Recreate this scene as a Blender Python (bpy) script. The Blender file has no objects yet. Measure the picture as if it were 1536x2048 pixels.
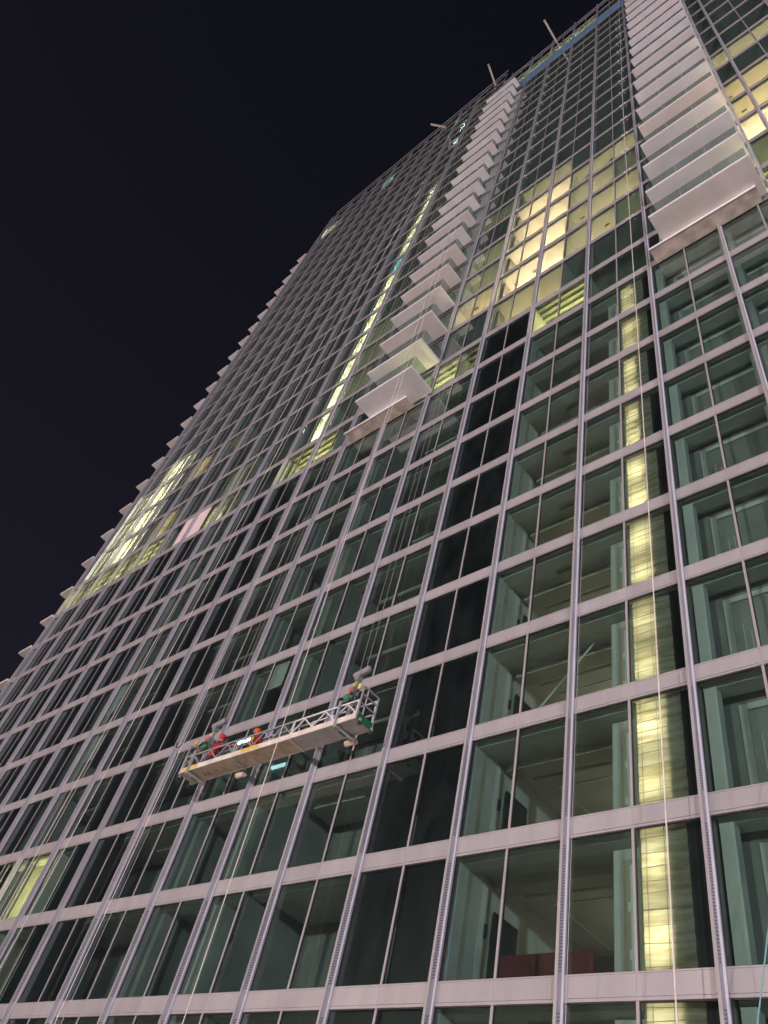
import bpy, bmesh, math, random
from mathutils import Vector, Matrix
random.seed(7)
SC = bpy.context.scene
COL = SC.collection

# ------------------------------------------------------------------ camera
DIST, EYE, FPX = 13.996, 1.6, 1534.09
CAM_R = [[0.7452764619418261, -0.5499864016517764, 0.3769322926914128],
         [0.6330373325606313, 0.40616681207085636, -0.6590085404277539],
         [0.20934834811861947, 0.7297557665207783, 0.6508684893046188]]
cam = bpy.data.cameras.new('camera')
cam.sensor_fit = 'VERTICAL'; cam.sensor_height = 36.0; cam.sensor_width = 27.0
cam.lens = FPX / 2048 * 36.0
cam.clip_start = 0.1; cam.clip_end = 2000
camo = bpy.data.objects.new('camera', cam); COL.objects.link(camo)
right = Vector([CAM_R[i][0] for i in range(3)]); fwd = Vector([CAM_R[i][1] for i in range(3)]); up = Vector([CAM_R[i][2] for i in range(3)])
m = Matrix((right, up, -fwd)).transposed().to_4x4(); m.translation = (0, -DIST, EYE)
camo.matrix_world = m
SC.camera = camo

# ------------------------------------------------------------------ world: clear night sky with a little city glow
w = bpy.data.worlds.new('World'); SC.world = w; w.use_nodes = True
nt = w.node_tree; nt.nodes.clear()
wo = nt.nodes.new('ShaderNodeOutputWorld'); bg = nt.nodes.new('ShaderNodeBackground')
tc = nt.nodes.new('ShaderNodeTexCoord'); sp = nt.nodes.new('ShaderNodeSeparateXYZ'); rp = nt.nodes.new('ShaderNodeValToRGB')
nt.links.new(tc.outputs['Generated'], sp.inputs[0]); nt.links.new(sp.outputs['Z'], rp.inputs[0])
rp.color_ramp.elements[0].position = 0.0; rp.color_ramp.elements[0].color = (0.0170, 0.0152, 0.0245, 1)
rp.color_ramp.elements[1].position = 1.0; rp.color_ramp.elements[1].color = (0.0048, 0.0050, 0.0090, 1)
nt.links.new(rp.outputs[0], bg.inputs[0]); bg.inputs[1].default_value = 1.0
nt.links.new(bg.outputs[0], wo.inputs[0])
SC.view_settings.view_transform = 'Standard'; SC.view_settings.look = 'None'
SC.view_settings.exposure = 0.0; SC.view_settings.gamma = 1.0
SC.render.engine = 'CYCLES'
SC.cycles.use_denoising = True
SC.cycles.max_bounces = 8; SC.cycles.diffuse_bounces = 2; SC.cycles.glossy_bounces = 4
SC.cycles.transmission_bounces = 4; SC.cycles.transparent_max_bounces = 24
SC.cycles.sample_clamp_indirect = 4.0
SC.cycles.caustics_reflective = False; SC.cycles.caustics_refractive = False

# ------------------------------------------------------------------ floodlights that light the site (masts are built further down)
FLOODS = [  # x, y, z, power, colour, target
    (-80.0, -95.0, 16.0, 135000, (1.0, 0.78, 0.74), (-30, 0, 45)),
    (-5.0, -100.0, 16.0, 190000, (1.0, 0.80, 0.79), (-20, 0, 45)),
    (62.0, -70.0, 16.0, 185000, (0.90, 0.85, 1.0), (-20, 0, 40)),
]
for i, (x, y, z, p, c, t) in enumerate(FLOODS):
    l = bpy.data.lights.new('flood_lamp', 'SPOT'); l.energy = p; l.color = c
    l.spot_size = math.radians(110); l.spot_blend = 0.4; l.shadow_soft_size = 1.2
    o = bpy.data.objects.new('flood_lamp', l); COL.objects.link(o)
    o.location = (x, y, z)
    o.rotation_euler = (Vector(t) - Vector((x, y, z))).to_track_quat('-Z', 'Y').to_euler()
STREET = [(-62, -24), (-38, -24), (-14, -24), (10, -24)]
for (x, y) in STREET:
    l = bpy.data.lights.new('street_lamp_light', 'SPOT'); l.energy = 42000; l.color = (1.0, 0.84, 0.74)
    l.spot_size = math.radians(150); l.spot_blend = 0.5; l.shadow_soft_size = 0.25
    o = bpy.data.objects.new('street_lamp_light', l); COL.objects.link(o); o.location = (x, y + 1.9, 8.72)

# ------------------------------------------------------------------ helpers
def rgb(c): return (c[0], c[1], c[2], 1.0)
def mat(name, col, rough=0.6, metal=0.0, var=0.0, vscale=1.5, bump=0.0, bscale=40.0, streak=0.0, spec=0.5, objvar=0.0):
    mt = bpy.data.materials.new(name); mt.use_nodes = True
    n = mt.node_tree; b = n.nodes['Principled BSDF']
    b.inputs['Base Color'].default_value = rgb(col); b.inputs['Roughness'].default_value = rough
    b.inputs['Metallic'].default_value = metal; b.inputs['Specular IOR Level'].default_value = spec
    geo = n.nodes.new('ShaderNodeNewGeometry')
    if var > 0:
        no = n.nodes.new('ShaderNodeTexNoise'); no.inputs['Scale'].default_value = vscale; no.inputs['Detail'].default_value = 6
        mp = n.nodes.new('ShaderNodeMapping')
        if streak > 0: mp.inputs['Scale'].default_value = (1, 1, 1.0 / (1 + streak * 10))
        n.links.new(geo.outputs['Position'], mp.inputs[0]); n.links.new(mp.outputs[0], no.inputs['Vector'])
        cr = n.nodes.new('ShaderNodeValToRGB')
        cr.color_ramp.elements[0].position = 0.3; cr.color_ramp.elements[1].position = 0.7
        cr.color_ramp.elements[0].color = rgb([c * (1 - var) for c in col]); cr.color_ramp.elements[1].color = rgb([min(1, c * (1 + var)) for c in col])
        n.links.new(no.outputs['Fac'], cr.inputs[0]); n.links.new(cr.outputs[0], b.inputs['Base Color'])
    if objvar > 0:      # each piece a shade of its own
        oi = n.nodes.new('ShaderNodeObjectInfo'); mr = n.nodes.new('ShaderNodeMapRange'); hs = n.nodes.new('ShaderNodeHueSaturation')
        mr.inputs['To Min'].default_value = 1 - objvar; mr.inputs['To Max'].default_value = 1 + objvar
        n.links.new(oi.outputs['Random'], mr.inputs['Value']); n.links.new(mr.outputs[0], hs.inputs['Value'])
        src = b.inputs['Base Color'].links[0].from_socket if b.inputs['Base Color'].links else None
        if src: n.links.new(src, hs.inputs['Color'])
        else: hs.inputs['Color'].default_value = rgb(col)
        n.links.new(hs.outputs[0], b.inputs['Base Color'])
    if bump > 0:
        n2 = n.nodes.new('ShaderNodeTexNoise'); n2.inputs['Scale'].default_value = bscale; n2.inputs['Detail'].default_value = 4
        n.links.new(geo.outputs['Position'], n2.inputs['Vector'])
        bp = n.nodes.new('ShaderNodeBump'); bp.inputs['Strength'].default_value = bump; bp.inputs['Distance'].default_value = 0.02
        n.links.new(n2.outputs['Fac'], bp.inputs['Height']); n.links.new(bp.outputs[0], b.inputs['Normal'])
    return mt
def glassmat(name, tint, floor=0.05, dust=0.0):
    mt = bpy.data.materials.new(name); mt.use_nodes = True
    n = mt.node_tree; n.nodes.clear()
    out = n.nodes.new('ShaderNodeOutputMaterial'); mx = n.nodes.new('ShaderNodeMixShader')
    tr = n.nodes.new('ShaderNodeBsdfTransparent'); gl = n.nodes.new('ShaderNodeBsdfGlossy'); fr = n.nodes.new('ShaderNodeLayerWeight')
    pw = n.nodes.new('ShaderNodeMath'); pw.operation = 'POWER'; pw.inputs[1].default_value = 4.5
    ad = n.nodes.new('ShaderNodeMath'); ad.operation = 'MULTIPLY_ADD'; ad.inputs[1].default_value = 1.0 - floor; ad.inputs[2].default_value = floor; ad.use_clamp = True
    tr.inputs['Color'].default_value = rgb(tint); gl.inputs['Color'].default_value = (0.86, 0.93, 0.92, 1); gl.inputs['Roughness'].default_value = 0.015
    fr.inputs['Blend'].default_value = 0.5
    n.links.new(fr.outputs['Facing'], pw.inputs[0]); n.links.new(pw.outputs[0], ad.inputs[0]); n.links.new(ad.outputs[0], mx.inputs[0])
    n.links.new(gl.outputs[0], mx.inputs[2]); n.links.new(mx.outputs[0], out.inputs[0])
    if dust > 0:        # thin uneven film of site dust
        di = n.nodes.new('ShaderNodeBsdfDiffuse'); di.inputs[0].default_value = (.50, .55, .56, 1); m2 = n.nodes.new('ShaderNodeMixShader')
        geo = n.nodes.new('ShaderNodeNewGeometry'); mp = n.nodes.new('ShaderNodeMapping'); mp.inputs['Scale'].default_value = (1.2, 1, .45)
        no = n.nodes.new('ShaderNodeTexNoise'); no.inputs['Scale'].default_value = 1.3; no.inputs['Detail'].default_value = 7; no.inputs['Distortion'].default_value = .6
        mr = n.nodes.new('ShaderNodeMapRange'); mr.inputs['From Min'].default_value = .35; mr.inputs['From Max'].default_value = .7; mr.inputs['To Min'].default_value = dust * .45; mr.inputs['To Max'].default_value = dust * 1.6
        n.links.new(geo.outputs['Position'], mp.inputs[0]); n.links.new(mp.outputs[0], no.inputs['Vector']); n.links.new(no.outputs['Fac'], mr.inputs['Value'])
        n.links.new(mr.outputs[0], m2.inputs[0]); n.links.new(tr.outputs[0], m2.inputs[1]); n.links.new(di.outputs[0], m2.inputs[2]); n.links.new(m2.outputs[0], mx.inputs[1])
    else: n.links.new(tr.outputs[0], mx.inputs[1])
    return mt
def emis(name, col, s):
    mt = bpy.data.materials.new(name); mt.use_nodes = True
    n = mt.node_tree; n.nodes.clear()
    out = n.nodes.new('ShaderNodeOutputMaterial'); e = n.nodes.new('ShaderNodeEmission')
    e.inputs[0].default_value = rgb(col); e.inputs[1].default_value = s; n.links.new(e.outputs[0], out.inputs[0])
    return mt

class MB:
    """collects shapes into one mesh"""
    def __init__(s): s.v = []; s.f = []
    def box(s, x0, x1, y0, y1, z0, z1):
        b = len(s.v)
        s.v += [(x0, y0, z0), (x1, y0, z0), (x1, y1, z0), (x0, y1, z0), (x0, y0, z1), (x1, y0, z1), (x1, y1, z1), (x0, y1, z1)]
        s.f += [(b, b+3, b+2, b+1), (b+4, b+5, b+6, b+7), (b, b+1, b+5, b+4), (b+1, b+2, b+6, b+5), (b+2, b+3, b+7, b+6), (b+3, b, b+4, b+7)]
        return s
    def bar(s, p, q, r, n=6, r2=None):
        p = Vector(p); q = Vector(q); d = (q - p).normalized()
        a = d.orthogonal().normalized(); c = d.cross(a); b = len(s.v); r2 = r if r2 is None else r2
        for (pt, rr) in ((p, r), (q, r2)):
            for i in range(n):
                t = 2 * math.pi * (i + .5) / n
                s.v.append(tuple(pt + a * (rr * math.cos(t)) + c * (rr * math.sin(t))))
        for i in range(n):
            j = (i + 1) % n; s.f.append((b+i, b+j, b+n+j, b+n+i))
        s.f.append(tuple(b + i for i in reversed(range(n)))); s.f.append(tuple(b + n + i for i in range(n)))
        return s
    def beam(s, p, q, wx, wy, upv=(0, 0, 1)):
        p = Vector(p); q = Vector(q); d = (q - p).normalized(); u = Vector(upv)
        if abs(d.dot(u)) > .99: u = Vector((1, 0, 0))
        a = d.cross(u).normalized(); c = a.cross(d); b = len(s.v)
        for pt in (p, q):
            for (i, j) in ((-1, -1), (1, -1), (1, 1), (-1, 1)): s.v.append(tuple(pt + a * (i * wx / 2) + c * (j * wy / 2)))
        s.f += [(b, b+1, b+2, b+3), (b+4, b+7, b+6, b+5), (b, b+4, b+5, b+1), (b+1, b+5, b+6, b+2), (b+2, b+6, b+7, b+3), (b+3, b+7, b+4, b)]
        return s
    def extr_x(s, prof, x0, x1):
        b = len(s.v); n = len(prof)
        for x in (x0, x1): s.v += [(x, y, z) for (y, z) in prof]
        for i in range(n):
            j = (i + 1) % n; s.f.append((b+i, b+j, b+n+j, b+n+i))
        s.f.append(tuple(b + i for i in reversed(range(n)))); s.f.append(tuple(b + n + i for i in range(n)))
        return s
    def extr_z(s, prof, z0, z1):
        b = len(s.v); n = len(prof)
        for z in (z0, z1): s.v += [(x, y, z) for (x, y) in prof]
        for i in range(n):
            j = (i + 1) % n; s.f.append((b+i, b+j, b+n+j, b+n+i))
        s.f.append(tuple(b + i for i in reversed(range(n)))); s.f.append(tuple(b + n + i for i in range(n)))
        return s
    def tube(s, pts, r, n=6):
        for a, b in zip(pts[:-1], pts[1:]): s.bar(a, b, r, n)
        return s
    def ball(s, c, rx, ry, rz, nu=10, nv=7):
        b = len(s.v)
        for i in range(nv + 1):
            t = math.pi * i / nv
            for j in range(nu):
                p = 2 * math.pi * j / nu
                s.v.append((c[0] + rx * math.sin(t) * math.cos(p), c[1] + ry * math.sin(t) * math.sin(p), c[2] + rz * math.cos(t)))
        for i in range(nv):
            for j in range(nu):
                k = (j + 1) % nu; s.f.append((b+i*nu+j, b+i*nu+k, b+(i+1)*nu+k, b+(i+1)*nu+j))
        return s
    def mesh(s, name, material, smooth=False):
        me = bpy.data.meshes.new(name); me.from_pydata(s.v, [], s.f)
        bm = bmesh.new(); bm.from_mesh(me); bmesh.ops.recalc_face_normals(bm, faces=bm.faces); bm.to_mesh(me); bm.free()
        if material: me.materials.append(material)
        if smooth:
            for p in me.polygons: p.use_smooth = True
        return me

WLOC = {}
def obj(name, me, parent=None, loc=(0, 0, 0), rot=None, kind=None):
    o = bpy.data.objects.new(name, me); COL.objects.link(o)
    W = Vector(loc)
    if parent is not None:
        o.parent = parent; o.location = W - WLOC[parent.name]
    else: o.location = W
    if rot: o.rotation_euler = rot
    if kind: o['kind'] = kind
    WLOC[o.name] = W
    return o
def thing(name, loc, label, cat, group=None):
    o = obj(name, None, None, loc); o.empty_display_size = 0.3
    o['label'] = label; o['category'] = cat
    if group: o['group'] = group
    return o
def tag(o, label, cat, group=None):
    o['label'] = label; o['category'] = cat
    if group: o['group'] = group
    return o
def build(mb, name, material, parent=None, kind=None, smooth=False):
    """mesh given in world coordinates; origin moved to the centre bottom of its bounds"""
    xs = [v[0] for v in mb.v]; ys = [v[1] for v in mb.v]; zs = [v[2] for v in mb.v]
    c = ((min(xs)+max(xs))/2, (min(ys)+max(ys))/2, min(zs))
    mb.v = [(v[0]-c[0], v[1]-c[1], v[2]-c[2]) for v in mb.v]
    return obj(name, mb.mesh(name, material, smooth), parent, c, None, kind)

# ------------------------------------------------------------------ materials
M_ALU = mat('painted_aluminium', (0.355, 0.338, 0.342), 0.45, 0.0, 0.09, 1.7, 0.0, streak=0.5, objvar=0.07)
M_FIN = mat('anodised_fin', (0.47, 0.46, 0.495), 0.38, 0.1, 0.08, 1.2)
M_LIP = mat('lit_lavender_lip', (0.66, 0.645, 0.71), 0.35, 0.1, 0.06, 1.2)  # lavender light on the lip put into its colour, paler than the fin
M_SLOT = mat('vent_slot_dark', (0.17, 0.165, 0.185), 0.6)
M_GASKET = mat('black_gasket', (0.012, 0.012, 0.014), 0.5)
M_GLASS = glassmat('green_tinted_glass', (0.760, 0.857, 0.811), 0.075, 0.010)
M_BGLASS = glassmat('balustrade_glass', (0.80, 0.87, 0.845), 0.04, 0.06)
M_BLACK = mat('shadow_box_black', (0.004, 0.006, 0.007), 0.35)
M_CONC = mat('raw_concrete', (0.36, 0.355, 0.34), 0.85, 0, 0.22, 0.8, 0.25, 14)
M_CEIL = mat('site_ceiling', (0.48, 0.465, 0.44), 0.85, 0, 0.16, 0.7)
M_GYP = mat('gypsum_board', (0.54, 0.54, 0.53), 0.85, 0, 0.08, 1.4)
M_GYPD = mat('bare_board_paper', (0.42, 0.38, 0.31), 0.85, 0, 0.12, 1.2)
M_COMP = mat('joint_compound', (0.72, 0.72, 0.70), 0.8, 0, 0.08, 3.0)
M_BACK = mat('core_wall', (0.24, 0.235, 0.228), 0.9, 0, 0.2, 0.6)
M_SOFFIT = mat('soffit_panel', (0.80, 0.79, 0.785), 0.6, 0, 0.10, 0.8, objvar=0.05)
M_SOFFITW = mat('soffit_panel_warm', (0.80, 0.735, 0.69), 0.6, 0, 0.10, 0.8, objvar=0.05)
M_STONE = mat('stained_concrete_ledge', (0.66, 0.57, 0.49), 0.85, 0, 0.34, 1.6, 0.35, 12)
M_EDGE = mat('slab_edge_white', (0.80, 0.78, 0.77), 0.5, 0, 0.05)
M_DECK = mat('galvanised_deck', (0.42, 0.43, 0.36), 0.55, 0.2, 0.15, 1.0)
M_WARMW = mat('painted_wall', (0.74, 0.70, 0.62), 0.8, 0, 0.05, 0.8)
M_DARK = mat('dark_metal', (0.035, 0.035, 0.04), 0.5)
M_RED = mat('red_hoarding', (0.13, 0.020, 0.022), 0.7, 0, 0.1)
M_BLUED = mat('blue_grey_door', (0.36, 0.46, 0.52), 0.5)
M_PINK = mat('pink_insulation_board', (0.84, 0.70, 0.67), 0.8, 0, 0.04)
M_TARP = mat('blue_tarpaulin', (0.16, 0.38, 0.64), 0.45, 0, 0.35, 2.5, 0.6, 5)

# ------------------------------------------------------------------ geometry constants of the tower
H, H2, Z0 = 3.2, 3.644, 5.67 + EYE
W2 = 1.5575; XF = -5.80
JL, JR = 33, -12                      # left corner half-bay, right end half-bay
XL, XRIGHT = XF - JL * W2, XF - JR * W2
BAND = 0.475
def ZR(r): return Z0 + (r * H if r <= 10 else 10 * H + (r - 10) * H2)
def XJ(j): return XF - j * W2         # boundary j (even: fin, odd: thin mullion)
def topj(j): return 31 if j < 11 else 33
def proj(x, y, z):
    d = Vector((x, y + DIST, z - EYE)); f_ = d.dot(fwd)
    if f_ < .1: return None
    return 768 + FPX * d.dot(right) / f_, 1024 - FPX * d.dot(up) / f_
def parea(q):
    pts = [proj(*p) for p in q]
    if any(p is None for p in pts): return 0
    cx = sum(p[0] for p in pts) / 4; cy = sum(p[1] for p in pts) / 4
    if not (-60 < cx < 1596 and -60 < cy < 2108): return 0
    return abs(sum(pts[i][0] * pts[(i+1) % 4][1] - pts[(i+1) % 4][0] * pts[i][1] for i in range(4))) / 2

ground = obj('ground', MB().box(-400, 400, -400, 400, -0.5, 0.0).mesh('ground', mat('asphalt', (0.055, 0.053, 0.052), 0.85, 0, 0.2, 0.3)), kind='structure')
plaza = obj('pavement', MB().box(-80, 60, -20, 1.2, 0.004, 0.13).mesh('pavement', mat('pale_paving', (0.42, 0.40, 0.38), 0.8, 0, 0.12, 0.5)), kind='structure')

tower = thing('glass_tower', (-24, 8, 0), 'tall unfinished glass tower with pale grid facade and stacked balconies at night', 'tower')

# ---- fins (every even boundary), thin mullions (odd)
fin_prof = [(-0.08, -0.02), (-0.032, -0.02), (-0.032, -0.175), (0.032, -0.175), (0.032, -0.02), (0.08, -0.02), (0.08, 0.075), (-0.08, 0.075)]
ZB = ZR(-2)
for j in range(JR, JL):
    if j % 2 == 0:
        zt = ZR(31) + 1.9 if j < 11 else ZR(32) + 2.6
        mb = MB().extr_z(fin_prof, 0, zt - 0.13)
        fin = obj('vertical_fin', mb.mesh('vertical_fin', M_FIN), tower, (XJ(j), 0, 0.13))
        obj('fin_nose', MB().box(-.034, .034, -.183, -.1751, 0, zt - 0.13).mesh('fin_nose', M_ALU), fin, (XJ(j), 0, 0.13))
        obj('fin_lip', MB().box(.0325, .082, -.030, -.0201, 0, zt - 0.13).mesh('fin_lip', M_LIP), fin, (XJ(j), 0, 0.13))
        if -2 <= j <= 18:           # slotted vents on the fin's flank, rows close enough to read
            vb = MB()
            for r in range(-1, 1 if j > 6 else 2):
                za, zb_ = ZR(r) + 0.02, ZR(r + 1) - BAND - 0.15
                k = 0
                while za + 0.028 < zb_:
                    vb.extr_x([(-0.150, za - .02), (-0.150, za + .006), (-0.055, za + .046), (-0.055, za + .020)], XJ(j) + 0.030, XJ(j) + 0.0345)
                    za += 0.062
            build(vb, 'vent_slots', M_SLOT, fin, 'stuff')
    else:
        mb = MB().box(-0.03, 0.03, 0.006, 0.085, 0, ZR(topj(j)) - 0.13)
        obj('thin_mullion', mb.mesh('thin_mullion', M_ALU), tower, (XJ(j), 0, 0.13))
obj('corner_post', MB().box(-0.12, 0.12, -0.12, 0.30, 0, ZR(33) - 0.13).mesh('corner_post', M_FIN), tower, (XL - 0.05, 0, 0.13))

# ---- spandrel panels and window panes
BU = 0.36
def BH(r): return BAND if r < 11 else BU
band_prof = [(0.08, 0.0), (-0.012, 0.0), (-0.012, -0.028), (0, -0.032), (0, -0.405), (0.016, -0.405), (0.016, -0.425), (-0.006, -0.425), (-0.006, -BAND), (0.08, -BAND)]
band_prof_u = [(y, z * BU / BAND) for (y, z) in band_prof]
def band_ends(j):   # piece between boundary j (right) and j+1 (left), local to its centre
    if j % 2 == 0: return -W2/2 + 0.004, W2/2 - 0.081
    return -W2/2 + 0.081, W2/2 - 0.004
me_band = {}
for p in (0, 1):
    a, b = band_ends(p); me_band[p] = MB().extr_x(band_prof, a, b).mesh('spandrel_panel', M_ALU); me_band[p + 2] = MB().extr_x(band_prof_u, a, b).mesh('spandrel_panel', M_ALU)
def pane_half(j): return (-W2/2 + 0.045, W2/2 - 0.095) if j % 2 == 0 else (-W2/2 + 0.095, W2/2 - 0.045)
me_pane = {}
for p in (0, 1):
    a, b = pane_half(p)
    for hh, key in ((H, 'lo'), (H2, 'hi')):
        me_pane[(p, key)] = MB().box(a, b, -0.01, 0.01, 0.02, hh - (BAND if key == 'lo' else BU) - 0.02).mesh('window_pane', M_GLASS)
cells = []
for j in range(JR, JL):
    for r in range(-2, topj(j)):
        cells.append((j, r))
pink = {(21, 9), (22, 9)}
area = {}
for (j, r) in cells:
    x0, x1, z0, z1 = XJ(j+1), XJ(j), ZR(r), ZR(r+1) - BAND
    area[(j, r)] = parea([(x0, 0, z0), (x1, 0, z0), (x1, 0, z1), (x0, 0, z1)])
big = set(sorted(cells, key=lambda c: -area[c])[:300])
bigb = set(sorted(cells, key=lambda c: -parea([(XJ(c[0]+1), 0, ZR(c[1])-BAND), (XJ(c[0]), 0, ZR(c[1])-BAND), (XJ(c[0]), 0, ZR(c[1])), (XJ(c[0]+1), 0, ZR(c[1]))]))[:300])
rest_p, rest_b, gask = MB(), MB(), MB()
for (j, r) in cells:
    xc = (XJ(j) + XJ(j+1)) / 2; z = ZR(r); p = j % 2; key = 'lo' if r < 10 else 'hi'; hh = H if r < 10 else H2
    if (j, r) in big:
        obj('window_pane', me_pane[(p, key)], tower, (xc, 0.055, z), (random.gauss(0, .0012), 0, random.gauss(0, .0016)))
    else:
        a, b = pane_half(p); dy = random.gauss(0, .0016)
        n0 = len(rest_p.v); rest_p.box(xc + a, xc + b, 0.045, 0.065, z + .02, z + hh - BH(r+1) - .02)
        for i in range(n0, len(rest_p.v)):
            v = rest_p.v[i]; rest_p.v[i] = (v[0], v[1] + (v[0] - xc) * dy, v[2])
    if (j, r) in bigb: obj('spandrel_panel', me_band[p if r < 11 else p + 2], tower, (xc, 0, z))
    else:
        a, b = band_ends(p); rest_b.extr_x([(y, zz + z) for (y, zz) in (band_prof if r < 11 else band_prof_u)], xc + a, xc + b)
    a, b = pane_half(p); zt = z + hh - (BAND if r < 10 else BU)
    gask.box(xc + a - .016, xc + a, 0.03, 0.075, z, zt).box(xc + b, xc + b + .016, 0.03, 0.075, z, zt)
    gask.box(xc + a, xc + b, 0.03, 0.075, zt - .02, zt).box(xc + a, xc + b, 0.03, 0.075, z + .001, z + .02)
build(rest_p, 'far_window_panes', M_GLASS, tower, 'stuff')
build(rest_b, 'far_spandrel_panels', M_ALU, tower, 'stuff')
build(gask, 'window_gaskets', M_GASKET, tower, 'stuff')
# top bands / parapet rails
for (xa, xb, rows_) in ((XJ(11), XRIGHT, (31, 31.45)), (XL, XJ(11) - .05, (33, 33.6))):
    for rr in rows_:
        build(MB().box(xa, xb, 0.0, 0.07, ZR(rr) - 0.16, ZR(rr)), 'parapet_rail', M_FIN, tower)

# ---- floor slabs, core wall, roof, side walls
YB = 6.0
for r in range(-1, 33):
    xr_ = XRIGHT if r < 31 else XJ(11)
    build(MB().box(XL + 0.2, xr_, 0.13, YB + 10, ZR(r) - 0.36, ZR(r) - 0.10), 'floor_slab', M_CEIL, tower)
build(MB().box(XL + 0.15, XRIGHT, YB, YB + 0.3, 0.1, ZR(31)), 'core_wall', M_BACK, tower)
build(MB().box(XL - 0.1, XL + 0.12, 0.3, 17, 0.1, ZR(33)), 'side_wall', M_BACK, tower)
build(MB().box(XRIGHT + .1, XRIGHT + .4, 0.2, 17, 0.1, ZR(31)), 'side_wall', M_BACK, tower)
build(MB().box(XL + 0.3, XRIGHT, YB + 9.9, YB + 10.2, 0.1, ZR(31)), 'rear_wall', M_BACK, tower)
build(MB().box(XL + .2, XRIGHT, 0.02, 0.3, 0.13, ZR(-2) - BAND), 'plinth', M_CONC, tower)
# structural columns just behind the glass
for j in (-2, 6, 10, 12, 16, 20, 24, 28, 32):
    build(MB().box(XJ(j) - .28, XJ(j) + .28, 0.42, 1.0, 0.13, ZR(topj(j)) - .4), 'concrete_column', M_CONC, tower)

# ---- black shadow-box strip (two panes wide) and pink boards
for r in range(-2, 10):
    for j in ((4, 5) if r == 9 else (4, 5, 15, 16, 21, 22, 23, 26, 27, 30, 31)):
        build(MB().box(XJ(j+1) + .05, XJ(j) - .05, 0.115, 0.15, ZR(r) + .01, ZR(r+1) - BAND - .01), 'shadow_box_panel', M_BLACK, tower)
for (j, r) in pink:
    build(MB().box(XJ(j+1) + .1, XJ(j) - .1, 0.018, 0.042, ZR(r) + .01, ZR(r+1) - BAND - .01), 'protective_board', M_PINK, tower)

# ---- lit rooms
LIT = {}
def lit(js, rs, kind):
    for j in js:
        for r in rs: LIT[(j, r)] = kind
lit((6, 7), (11,), 'amber'); lit((6, 7), (12, 13), 'olive'); lit((6, 7), (15,), 'oliveD')
lit((3, 4, 5), (11, 12, 13, 14), 'bright'); lit((3, 4, 5), (15,), 'yellow'); lit((3, 4, 5), (10,), 'amberD')
lit((0, 1), (11, 12, 13, 14), 'yellow'); lit((2,), (11, 12, 13, 14), 'yellow'); lit((0,), (11, 13), 'oliveD')
lit((-4, -5, -6, -7), (15,), 'yellow'); lit((-4, -5, -6, -7), (12, 13), 'amber'); lit((-4, -5, -6, -7), (11,), 'bright'); lit((-4, -5, -6, -7), (10,), 'oliveD')
lit((2, 3, 7, 8, 13, 14, 15, 19, 20), (9,), 'deck'); lit((6,), (9,), 'deckD'); lit(range(24, 33), (9,), 'deck'); lit((-4, -5, -6, -7), (9,), 'deck')
lit((18, 19, 20), (1,), 'deck'); lit((19, 20), (0,), 'deckD'); lit(range(2, 10), (29,), 'roof')
lit((14,), (10, 11, 12, 13, 14, 15, 16, 18, 19, 20, 21, 22), 'cream'); lit((14,), (23,), 'yellow'); lit((14,), (17,), 'blue')
lit((12, 13), (11, 12, 13), 'oliveD')
lit((28, 29, 30, 31), (10, 11, 12), 'creamL'); lit((28, 29, 30), (13,), 'creamL'); lit((25, 26), (10, 12), 'amber'); lit((19, 20), (10,), 'olive'); lit((22,23), (12,), 'oliveD')
lit((30, 31), (30,), 'cream'); lit((23,), (30,), 'teal'); lit((14,), (27, 29), 'cool'); lit((13,), (30,), 'olive')
LK = {  # colour, watts per pane
    'bright': ((1.0, 0.63, 0.42), 430), 'amber': ((1.0, 0.62, 0.33), 180), 'amberD': ((1.0, 0.65, 0.36), 85), 'yellow': ((1.0, 0.69, 0.42), 115), 'roof': ((1.0, 0.90, 0.60), 170),
    'olive': ((1.0, 0.76, 0.40), 50), 'oliveD': ((1.0, 0.84, 0.44), 22), 'deck': ((1.0, 0.78, 0.33), 250), 'deckD': ((1.0, 0.78, 0.36), 60),
    'cream': ((1.0, 0.86, 0.60), 1100), 'creamL': ((1.0, 0.80, 0.56), 800), 'blue': ((0.35, 0.75, 1.0), 420), 'teal': ((0.6, 1.0, 0.95), 1500), 'cool': ((0.85, 1.0, 0.9), 1500)}
M_BULB = emis('lamp_bulb', (1.0, 0.85, 0.55), 6.0)
def partition(x, r, y1=YB, y0=0.16):
    build(MB().box(x - .05, x + .05, y0, y1, ZR(r) - .10, ZR(r+1) - .36), 'partition_wall', M_WARMW, tower)
def deck_ceiling(xa, xb, r):
    mb = MB(); zc = ZR(r+1) - .36; y = .2
    while y < 3.6:
        mb.extr_x([(y, zc - .001), (y + .03, zc - .13), (y + .14, zc - .13), (y + .17, zc - .001)], xa, xb); y += .30
    build(mb, 'ribbed_deck', M_DECK, tower)
me_bulb = MB().ball((0, 0, 0), .05, .05, .07, 8, 5).mesh('lamp_bulb', M_BULB, True)
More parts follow.
